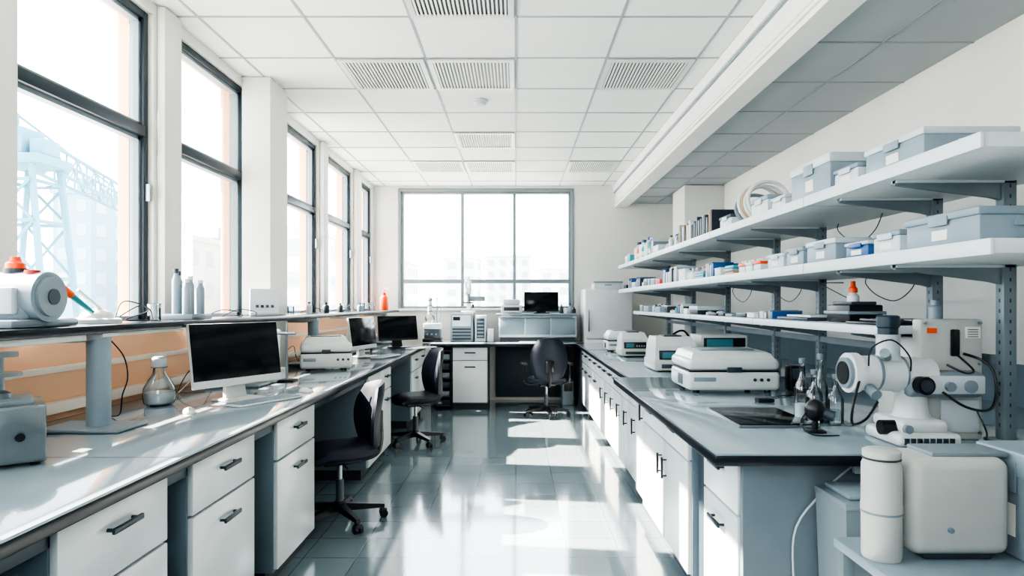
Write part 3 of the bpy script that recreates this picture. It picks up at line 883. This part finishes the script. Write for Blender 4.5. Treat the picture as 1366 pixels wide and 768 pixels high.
benchtop_analyzer((-1.70,5.02,Z0), 18, 0.40, 0.36, 0.27, "water_bath")
b = MB("ph_meter")
b.box(-1.86,-1.62,4.28,4.5,Z0,Z0+0.09,M['white'],0.012)
b.box(-1.83,-1.65,4.36,4.48,Z0+0.08,Z0+0.36,M['white'],0.015)
for k in range(4):
    b.cyl((-1.70,4.36,Z0+0.13+k*0.055),(-1.70,4.34,Z0+0.13+k*0.055),0.016,M['grey'],seg=16)
    b.cyl((-1.77,4.36,Z0+0.13+k*0.055),(-1.77,4.345,Z0+0.13+k*0.055),0.012,M['dgrey'],seg=14)
b.cyl((-1.58,4.40,Z0),(-1.58,4.40,Z0+0.40),0.008,M['steel'],seg=10)
b.box(-1.64,-1.52,4.34,4.46,Z0,Z0+0.012,K,0.004)
b.cyl((-1.66,4.40,Z0+0.33),(-1.52,4.40,Z0+0.33),0.010,M['steel'],seg=10)
b.done()
for y in (3.75,5.4,6.9):
    b = MB("cable_bundle")
    b.tube([(-2.0,y,Z0+0.005),(-1.98,y+0.1,Z0+0.12),(-1.96,y+0.22,Z0+0.16),(-1.98,y+0.34,Z0+0.06),(-1.97,y+0.40,Z0+0.006)],0.003,K)
    b.tube([(-2.01,y+.05,Z0+0.005),(-1.97,y+0.15,Z0+0.08),(-1.96,y+0.26,Z0+0.10),(-1.97,y+0.36,Z0+0.006)],0.003,M['white'])
    b.done()
b = MB("reagent_rack")
b.box(-1.98,-1.74,5.95,6.3,Z0,Z0+0.02,M['white'],0.004)
for i in range(3):
    for j in range(4): bottle(b,-1.94+i*0.08,6.0+j*0.08,Z0+0.021,0.026,0.15,M['liquid' if (i+j)%2 else 'boxg'],M['blue' if i==1 else 'white'])
b.done()
spectro((-1.86,7.25,Z0), 35, 0.30, 0.26, 0.28, "incubator")

# ---------------- raised shelf items
SZ1 = SZ+0.0012
b = MB("mini_centrifuge")
b.box(-2.02,-1.78,2.25,2.60,SZ1,SZ1+0.03,M['grey'],0.01)
b.cyl((-2.03,2.42,SZ1+0.115),(-1.77,2.42,SZ1+0.115),0.095,M['boxg'],seg=36)
b.box(-2.00,-1.80,2.33,2.52,SZ1+0.02,SZ1+0.16,M['boxg'],0.03,3)
b.cyl((-1.77,2.42,SZ1+0.115),(-1.755,2.42,SZ1+0.115),0.075,M['grey'],seg=32)
b.cyl((-1.756,2.42,SZ1+0.115),(-1.75,2.42,SZ1+0.115),0.03,M['dgrey'],seg=24)
b.box(-1.98,-1.82,2.30,2.335,SZ1+0.05,SZ1+0.15,M['boxw'],0.01)
b.cyl((-1.90,2.42,SZ1+0.20),(-1.90,2.42,SZ1+0.222),0.04,M['dgrey'],seg=20)
b.lathe([(0.034,0),(0.032,0.02),(0.02,0.028),(0.016,0.045)],M['orange'],(-1.90,2.42,SZ1+0.222),20)
b.lathe([(0.026,0),(0.026,0.015)],M['red'],(-1.82,2.40,SZ1+0.20),16)
b.done()
b = MB("pipette_stand")
b.lathe([(0.10,0),(0.10,0.018),(0.085,0.024)],M['boxw'],(-1.92,2.92,SZ1),32)
b.sphere((-1.92,2.92,SZ1+0.022),0.07,M['white'],sz=0.65,lo=0)
b.cyl((-1.90,2.86,SZ1+0.05),(-1.93,2.74,SZ1+0.14),0.010,M['teal'],r1=0.014,seg=14)
b.cyl((-1.925,2.76,SZ1+0.125),(-1.95,2.68,SZ1+0.19),0.016,M['orange'],seg=14)
b.cyl((-1.90,2.92,SZ1+0.06),(-1.94,2.82,SZ1+0.15),0.008,M['paper'],seg=10)
b.tube([(-1.84,2.96,SZ1+0.03),(-1.8,3.05,SZ1+0.08),(-1.85,3.2,SZ1+0.05),(-1.9,3.1,SZ1+0.01),(-1.82,3.22,SZ1+0.005),(-1.86,3.32,SZ1+0.005)],0.003,K)
b.tube([(-1.9,3.02,SZ1+0.02),(-1.92,3.12,SZ1+0.10),(-1.86,3.22,SZ1+0.07),(-1.88,3.3,SZ1+0.008)],0.003,K)
b.done()
b = MB("beaker"); b.lathe([(0.032,0),(0.032,0.085),(0.036,0.09),(0.033,0.088),(0.029,0.004),(0,0.004)],M['labglass'],(-1.94,3.42,SZ1),24); b.done()
b = MB("test_tube_rack")
b.box(-2.0,-1.82,3.58,3.82,SZ1,SZ1+0.03,M['grey'],0.004)
for (x,y,h) in ((-1.86,3.60,0.2),(-1.93,3.62,0.26),(-1.88,3.68,0.22),(-1.96,3.70,0.25),(-1.86,3.76,0.2),(-1.93,3.78,0.22)):
    b.lathe([(0.022,0),(0.022,h*0.75),(0.012,h*0.85),(0.011,h*0.93)],M['boxg'],(x,y,SZ1+0.028),16)
    b.cyl((x,y,SZ1+0.028+h*0.9),(x,y,SZ1+0.028+h),0.014,M['dgrey' if h>0.24 else 'boxw'],seg=12)
b.done()
b = MB("digital_titrator")
T = RZ(25, (-1.88,4.76,SZ1))
b.box(-0.10,0.10,-0.07,0.09,0,0.03,M['boxw'],0.008,T=T)
R = [[(-0.10,-0.06,0.02),(0.10,-0.06,0.02),(0.10,0.08,0.02),(-0.10,0.08,0.02)],[(-0.095,0.0,0.20),(0.095,0.0,0.20),(0.095,0.07,0.20),(-0.095,0.07,0.20)]]
b.rings(R,M['boxw'],T=T)
b.box(-0.07,0.07,-0.003,0.0,0,0.085,M['grey'],T=T@RX(-18.4,(0,-0.028,0.105)))
for k in range(4): b.box(-0.06+k*0.035,-0.04+k*0.035,-0.004,0.0,0,0.02,M['dgrey'],T=T@RX(-18.4,(0,-0.048,0.06)))
b.done()
b = MB("shelf_glassware")
rnd = random.Random(4)
for y in (5.5,5.75,6.25,6.45,6.7,7.25,7.6,8.0,8.3,8.7):
    r = rnd.uniform(0.025,0.04); h = rnd.uniform(0.06,0.13)
    if rnd.random() < 0.5: b.lathe([(r,0),(r,h),(r-0.003,h),(r-0.003,0.004),(0,0.004)],M['labglass'],(-1.9+rnd.uniform(-.06,.06),y,SZ1),20)
    else: bottle(b,-1.9+rnd.uniform(-.06,.06),y,SZ1,r,h*1.2,M[rnd.choice(['liquid','dgrey','boxg'])],M[rnd.choice(['dgrey','blue','white'])])
b.done()
for y in (4.05,4.3,5.85,6.85):
    b = MB("charging_cable")
    b.tube([(-1.98,y,SZ1+0.004),(-1.9,y+0.08,SZ1+0.05),(-1.82,y+0.16,SZ1+0.03),(-1.88,y+0.3,SZ1+0.005)],0.003,K); b.done()
b = MB("wash_bottle")
b.lathe([(0.055,0),(0.06,0.01),(0.06,0.17),(0.045,0.20),(0.025,0.215)],M['orange'],(-1.88,9.1,SZ1),20)
b.cyl((-1.88,9.1,SZ1+0.21),(-1.88,9.1,SZ1+0.245),0.03,M['red'],seg=16)
b.tube([(-1.88,9.1,SZ1+0.24),(-1.88,9.1,SZ1+0.29),(-1.85,9.08,SZ1+0.31),(-1.80,9.05,SZ1+0.29)],0.006,M['orange'])
b.done()

# ------------------------------------------------------------------ far desk equipment
b = MB("desk_hutch")
b.box(-0.24,0.86,8.98,9.46,Z0+0.06,Z0+0.37,M['boxw'],0.01)
b.box(-0.22,0.84,9.0,9.44,Z0,Z0+0.06,M['dgrey'])
b.box(-0.28,0.90,8.95,9.48,Z0+0.37,Z0+0.395,M['boxg'],0.005)
for k in range(3): b.box(-0.22+k*0.36,0.12+k*0.36,8.972,8.982,Z0+0.10,Z0+0.33,M['boxg'],0.005)
b.box(-0.2,0.8,8.93,8.98,Z0+0.34,Z0+0.365,M['grey'],0.003)
b.done()
ZH1 = Z0+0.396
monitor((0.37,9.2,ZH1), 4, 0.50, 0.26, white=False, zb=0.03, tilt=-3)
b = MB("label_printer")
b.box(-0.21,0.09,9.02,9.32,ZH1,ZH1+0.12,M['white'],0.015); b.box(-0.18,0.06,9.05,9.3,ZH1+0.12,ZH1+0.2,M['boxw'],0.02)
b.box(-0.17,0.05,9.012,9.022,ZH1+0.04,ZH1+0.09,M['dgrey'],0.003); b.box(-0.15,0.03,8.99,9.03,ZH1+0.02,ZH1+0.03,M['paper'])
b.done()
b = MB("reagent_bottles")
for (x,h,m) in ((0.66,0.13,'dgrey'),(0.72,0.1,'white'),(0.78,0.14,'boxg'),(0.84,0.09,'black')): bottle(b,x,9.2,ZH1,0.028,h,M[m],M['dgrey'])
b.done()
b = MB("chromatograph")
b.box(-0.92,-0.60,8.95,9.35,Z0,Z0+0.40,M['boxg'],0.012)
b.box(-0.89,-0.63,8.94,8.952,Z0+0.22,Z0+0.37,M['boxw'],0.003); b.box(-0.88,-0.78,8.935,8.942,Z0+0.30,Z0+0.35,M['black'])
for k in range(4): b.box(-0.89,-0.63,8.94,8.952,Z0+0.03+k*0.045,Z0+0.055+k*0.045,M['dgrey'])
b.box(-0.57,-0.42,8.95,9.3,Z0,Z0+0.37,M['boxw'],0.01); b.box(-0.55,-0.44,8.94,8.952,Z0+0.05,Z0+0.33,M['dgrey'],0.004)
for k in range(5): b.box(-0.54,-0.45,8.935,8.942,Z0+0.07+k*0.05,Z0+0.09+k*0.05,M['boxg'])
b.box(-0.40,-0.31,8.96,9.2,Z0,Z0+0.18,M['white'],0.008)
b.done()
b = MB("binocular_microscope")
T = RZ(0,(-0.68,9.15,Z0+0.401))
b.box(-0.10,0.10,-0.10,0.10,0,0.03,W,0.01,T=T)
b.box(-0.03,0.03,0.03,0.09,0.03,0.40,W,0.012,T=T)
b.box(-0.07,0.07,-0.09,0.05,0.14,0.155,K,0.004,T=T)
b.cyl((0,-0.03,0.17),(0,-0.03,0.27),0.022,G,seg=14,T=T)
b.box(-0.045,0.045,-0.07,0.06,0.27,0.36,W,0.02,T=T)
b.cyl((-0.03,-0.04,0.34),(-0.03,-0.12,0.46),0.017,W,seg=14,T=T); b.cyl((0.03,-0.04,0.34),(0.03,-0.12,0.46),0.017,W,seg=14,T=T)
b.cyl((0,0.05,0.38),(0,0.05,0.52),0.02,W,seg=14,T=T)
b.cyl((0.05,0.03,0.10),(0.08,0.03,0.10),0.025,K,seg=14,T=T)
b.box(0.02,0.24,-0.04,0.04,0.17,0.24,G,0.01,T=T)
b.done()
b = MB("distillation_unit")
T = Matrix.Translation((-1.17,8.98,Z0))
b.box(-0.13,0.13,-0.12,0.12,0,0.05,K,0.01,T=T); b.box(-0.11,0.11,-0.10,0.10,0.05,0.18,M['dgrey'],0.01,T=T)
b.box(-0.12,0.12,-0.105,0.10,0.18,0.26,M['boxw'],0.01,T=T)
for k in range(3): b.cyl((-0.06+k*0.06,-0.10,0.11),(-0.06+k*0.06,-0.115,0.11),0.014,M['steel'],seg=12,T=T)
b.sphere((-0.04,0,0.33),0.07,M['labglass'],T=T)
b.cyl((-0.04,0,0.38),(-0.04,0,0.62),0.03,M['boxw'],seg=16,T=T)
b.cyl((0.06,0,0.26),(0.06,0,0.62),0.008,M['steel'],seg=10,T=T)
for z in (0.42,0.5,0.58): b.lathe([(0.036,0),(0.04,0.01),(0.036,0.02)],M['grey'],(-0.04,0,z),16,T=T)
b.tube([(-0.04,0,0.62),(0.0,0,0.68),(0.06,0,0.64),(0.10,0,0.5),(0.09,0,0.3)],0.008,M['labglass'],T=T)
b.done()
keyboard((0.05,8.68,Z0), 0)

b = MB("lab_refrigerator")
b.box(0.96,1.62,8.86,9.50,0.03,1.64,M['white'],0.012)
b.box(0.965,1.615,8.825,8.858,0.95,1.635,M['white'],0.012); b.box(0.965,1.615,8.825,8.858,0.06,0.94,M['white'],0.012)
b.box(1.0,1.02,8.795,8.815,1.05,1.35,M['steel'],0.006)
for z in (1.07,1.33): b.cyl((1.01,8.815,z),(1.01,8.83,z),0.007,M['steel'],seg=8)
for x in (1.0,1.58):
    for y in (8.9,9.46): b.cyl((x,y,0),(x,y,0.035),0.02,K,seg=10)
b.done()
storage_box(1.10,1.50,8.95,9.30,1.64,0.11,M['boxw'],M['boxg'])

b = MB("computer_tower")
b.box(0.66,0.82,9.0,9.42,0.001,0.34,M['grey'],0.008); b.box(0.68,0.80,8.992,9.002,0.2,0.32,K,0.003)
b.done()

# ------------------------------------------------------------------ chairs
def chair(loc, rot, arms=False, back_h=0.50, name="office_chair", rb=10):
    c = MB(name)
    F = M['chair']
    for k in range(5):
        a = math.radians(rb+72*k)
        T = Matrix.Rotation(a, 4, 'Z')
        c.rings([[(0.02,-0.025,0.075),(0.02,0.025,0.075),(0.02,0.025,0.125),(0.02,-0.025,0.125)],
                 [(0.29,-0.014,0.065),(0.29,0.014,0.065),(0.29,0.014,0.09),(0.29,-0.014,0.09)]], K, T=T)
        c.cyl((0.28,0,0.055),(0.28,0,0.08),0.01,K,seg=8,T=T)
        for s in (-1,1): c.cyl((0.285,s*0.008,0.0275),(0.285,s*0.026,0.0275),0.0275,K,seg=16,T=T)
        c.box(0.262,0.308,-0.022,0.022,0.032,0.062,K,0.006,T=T)
    c.cyl((0,0,0.07),(0,0,0.14),0.035,K); c.cyl((0,0,0.13),(0,0,0.28),0.026,M['dgrey']); c.cyl((0,0,0.27),(0,0,0.41),0.016,M['steel'])
    c.box(-0.10,0.10,-0.12,0.12,0.39,0.425,K,0.01)
    c.cyl((0.08,0,0.40),(0.22,0,0.395),0.006,K,seg=8)
    def seat(u, v):
        x = (u-0.5)*2; y = (v-0.5)*2
        w = 0.235*(1-0.10*max(0,-y))
        rx = x*math.sqrt(max(0,1-0.22*y*y)); ry = y*math.sqrt(max(0,1-0.22*x*x))
        return (rx*w, ry*0.225, 0.462-0.035*max(0,-y-0.55)*2+0.012*x*x+0.025*max(0,y-0.5))
    c.grid(seat, 14, 14, 0.085, F)
    z0 = 0.475
    def back(u, v):
        x = (u-0.5)*2
        w = 0.185+0.05*math.sin(math.pi*min(1,v*1.05))-0.05*max(0,v-0.75)*2
        sq = math.sqrt(max(0,1-0.18*(2*v-1)**4*1.0))
        y = 0.245+0.05*v**1.6-0.03*math.sin(math.pi*v*0.9)-0.075*x*x
        return (x*w*sq, y, z0+v*back_h-0.03*x*x*(2*v-1))
    c.grid(back, 14, 16, 0.055, F)
    c.tube([(0,0.06,0.405),(0,0.17,0.40),(0,0.25,0.43),(0,0.275,0.52),(0,0.27,0.66)],0.02,K,seg=10)
    c.box(-0.05,0.05,0.245,0.28,0.58,0.72,K,0.01)
    if arms:
        for s in (-1,1):
            c.tube([(s*0.08,0.02,0.41),(s*0.26,0.02,0.42),(s*0.295,0.03,0.50),(s*0.295,0.02,0.66)],0.014,K,seg=8)
            c.box(s*0.295-0.035,s*0.295+0.035,-0.13,0.13,0.655,0.685,K,0.012,3)
    return c.done(loc, rot, sharp=50)
chair((-1.16,4.20,0.001), -62, back_h=0.44)
chair((-1.03,6.55,0.001), -62, back_h=0.50)
chair((0.39,8.15,0.001), 188, arms=True, back_h=0.54, rb=20)

# ------------------------------------------------------------------ outside world
b = MB("city_ground"); b.box(-400, 200, -100, 500, -14.2, -14, M['ground']); b.done()
def building(x0, x1, y0, y1, h, m, floors=None, name="city_building"):
    c = MB(name); zb = -14
    c.box(x0, x1, y0, y1, zb, h, m)
    H = h-zb; n = floors or int(H/3.2)
    for k in range(n):
        z = h-(k+1)*3.2+0.8
        if z < -6: break
        nx = max(2,int((x1-x0)/3.0))
        for i in range(nx):
            xa = x0+(x1-x0)*(i+0.25)/nx; xb = x0+(x1-x0)*(i+0.75)/nx
            c.box(xa, xb, y0-0.05, y0+0.1, z, z+1.6, M['bwin'])
        ny = max(2,int((y1-y0)/3.0))
        for i in range(ny):
            ya = y0+(y1-y0)*(i+0.25)/ny; yb = y0+(y1-y0)*(i+0.75)/ny
            c.box(x1-0.1, x1+0.05, ya, yb, z, z+1.6, M['bwin'])
    c.box(x0-0.3, x1+0.3, y0-0.3, y1+0.3, h, h+0.5, m)
    c.box(x0+(x1-x0)*0.3, x0+(x1-x0)*0.5, y0+(y1-y0)*0.3, y0+(y1-y0)*0.5, h+0.5, h+2.5, m)
    c.done()
building(-61,-56,84,92,16,M['bld2'])
building(-66,-50,96,110,9,M['bld'])
building(-37,-31,60,72,7.5,M['bld'])
building(-82,-70,84,98,6,M['bld'])
building(-46,-37,88,104,10,M['bld2'])
building(-27,-20,62,90,8.5,M['bld'])
building(-30,-20,118,130,9,M['bld'])
building(-17,-9,150,165,12,M['bld'])
building(-8,4,170,185,14,M['bld'])
building(5,16,140,160,9,M['bld'])
building(18,30,180,200,12,M['bld'])

b = MB("gantry_crane")
C = M['crane']
def beam(p, q, r=0.3): b.cyl(p, q, r, C, seg=6)
bx, by = -30.5, 40.0
top = 11.0
for (dx, dy) in ((-1,-1.2),(1,-1.2),(-1,1.2),(1,1.2)):
    beam((bx+dx*3.4,by+dy*1.6,-14),(bx+dx*1.0,by+dy,top-0.8),0.2)
def fw(z): return 3.4-2.4*(z+14)/24.2
lv = (-6,-1,3,6.5,9)
for z in lv:
    f = fw(z)
    P = [(bx-f,by-1.5,z),(bx+f,by-1.5,z),(bx+f,by+1.5,z),(bx-f,by+1.5,z)]
    for i in range(4): beam(P[i],P[(i+1)%4],0.12)
for za, zb in zip(lv[:-1], lv[1:]):
    fa = fw(za); fb = fw(zb)
    for yy in (-1.5,1.5):
        beam((bx-fa,by+yy,za),(bx+fb,by+yy,zb),0.09); beam((bx+fa,by+yy,za),(bx-fb,by+yy,zb),0.09)
b.box(bx-1.7,bx+1.7,by-1.5,by+1.5,top-1.0,top-0.4,C,0.1)
b.box(bx-1.4,bx+0.4,by-1.2,by+0.8,top-0.4,top+1.3,C,0.1)
b.box(bx+0.7,bx+1.6,by-1.0,by+0.5,top-0.4,top+0.6,C,0.1)
beam((bx-0.8,by,top+1.2),(bx-0.8,by,top+2.4),0.12)
e = Vector((-41,74,top)); s0 = Vector((bx,by,top)); dv = e-s0; L = dv.length; d = dv.normalized(); sd = Vector((d.y,-d.x,0))
N = 18
for s in (-0.7,0.7):
    for z in (-0.8,0.8): beam(s0+sd*s+Vector((0,0,z)), e+sd*s+Vector((0,0,z)), 0.13)
for i in range(N):
    for s in (-0.7,0.7):
        a = s0+d*(L*i/N)+sd*s; c2 = s0+d*(L*(i+1)/N)+sd*s
        u = 0.8 if i % 2 else -0.8
        beam(a+Vector((0,0,u)), c2+Vector((0,0,-u)), 0.08)
        beam(a+Vector((0,0,0.8)), a+Vector((0,0,-0.8)), 0.07)
for s in (-1.5,1.5): beam((e.x+s*2,e.y,-14),(e.x+s*0.6,e.y,top-0.8),0.25)
beam((bx-0.8,by,top+2.3),(bx-14,by-4,top-1.0),0.1); beam((bx-0.8,by,top+2.3),(bx-5,by+16,top+0.8),0.08)
beam((bx-1,by,top),(bx-14,by-4,top-1.2),0.22); beam((bx-1,by,top-0.9),(bx-14,by-4,top-2.1),0.22)
b.done()

# ------------------------------------------------------------------ light
w = bpy.data.worlds.new("World"); scene.world = w; w.use_nodes = True
nt = w.node_tree
bg = nt.nodes["Background"]
bg.inputs["Color"].default_value = (0.87, 0.955, 1.0, 1)
bg.inputs["Strength"].default_value = 7.0
sun = bpy.data.lights.new("sun", 'SUN'); sun.energy = 48.0; sun.angle = math.radians(0.8); sun.color = (1.0, 0.86, 0.70)
so = bpy.data.objects.new("sun", sun); scene.collection.objects.link(so)
so.rotation_euler = Vector((1, -0.12, -0.83)).to_track_quat('-Z', 'Y').to_euler()
so.location = (-10, 3, 10)
def portal(loc, rot, sx, sy):
    l = bpy.data.lights.new("portal", 'AREA'); l.shape = 'RECTANGLE'; l.size = sx; l.size_y = sy; l.cycles.is_portal = True
    o = bpy.data.objects.new("portal", l); o.location = loc; o.rotation_euler = rot; scene.collection.objects.link(o)
portal((XL-0.23, 4.8, 2.2), (0, math.radians(-90), 0), 1.9, 9.4)
portal((-0.45, YF+0.27, 2.24), (math.radians(-90), 0, 0), 2.6, 1.8)
portal(((FX0+FX1)/2, YB-0.22, 2.0), (math.radians(90), 0, 0), 1.3, 1.4)

scene.view_settings.view_transform = 'AgX'
scene.view_settings.look = 'AgX - High Contrast'
scene.view_settings.exposure = 0.45

cam = bpy.data.cameras.new("camera")
cam.sensor_width = 36; cam.lens = 850/1366*36
cam.shift_y = 21/1366; cam.shift_x = -5/1366
cam.clip_end = 1000
co = bpy.data.objects.new("camera", cam); scene.collection.objects.link(co)
co.location = (0, 0, 1.435); co.rotation_euler = (math.radians(90), 0, 0)
scene.camera = co
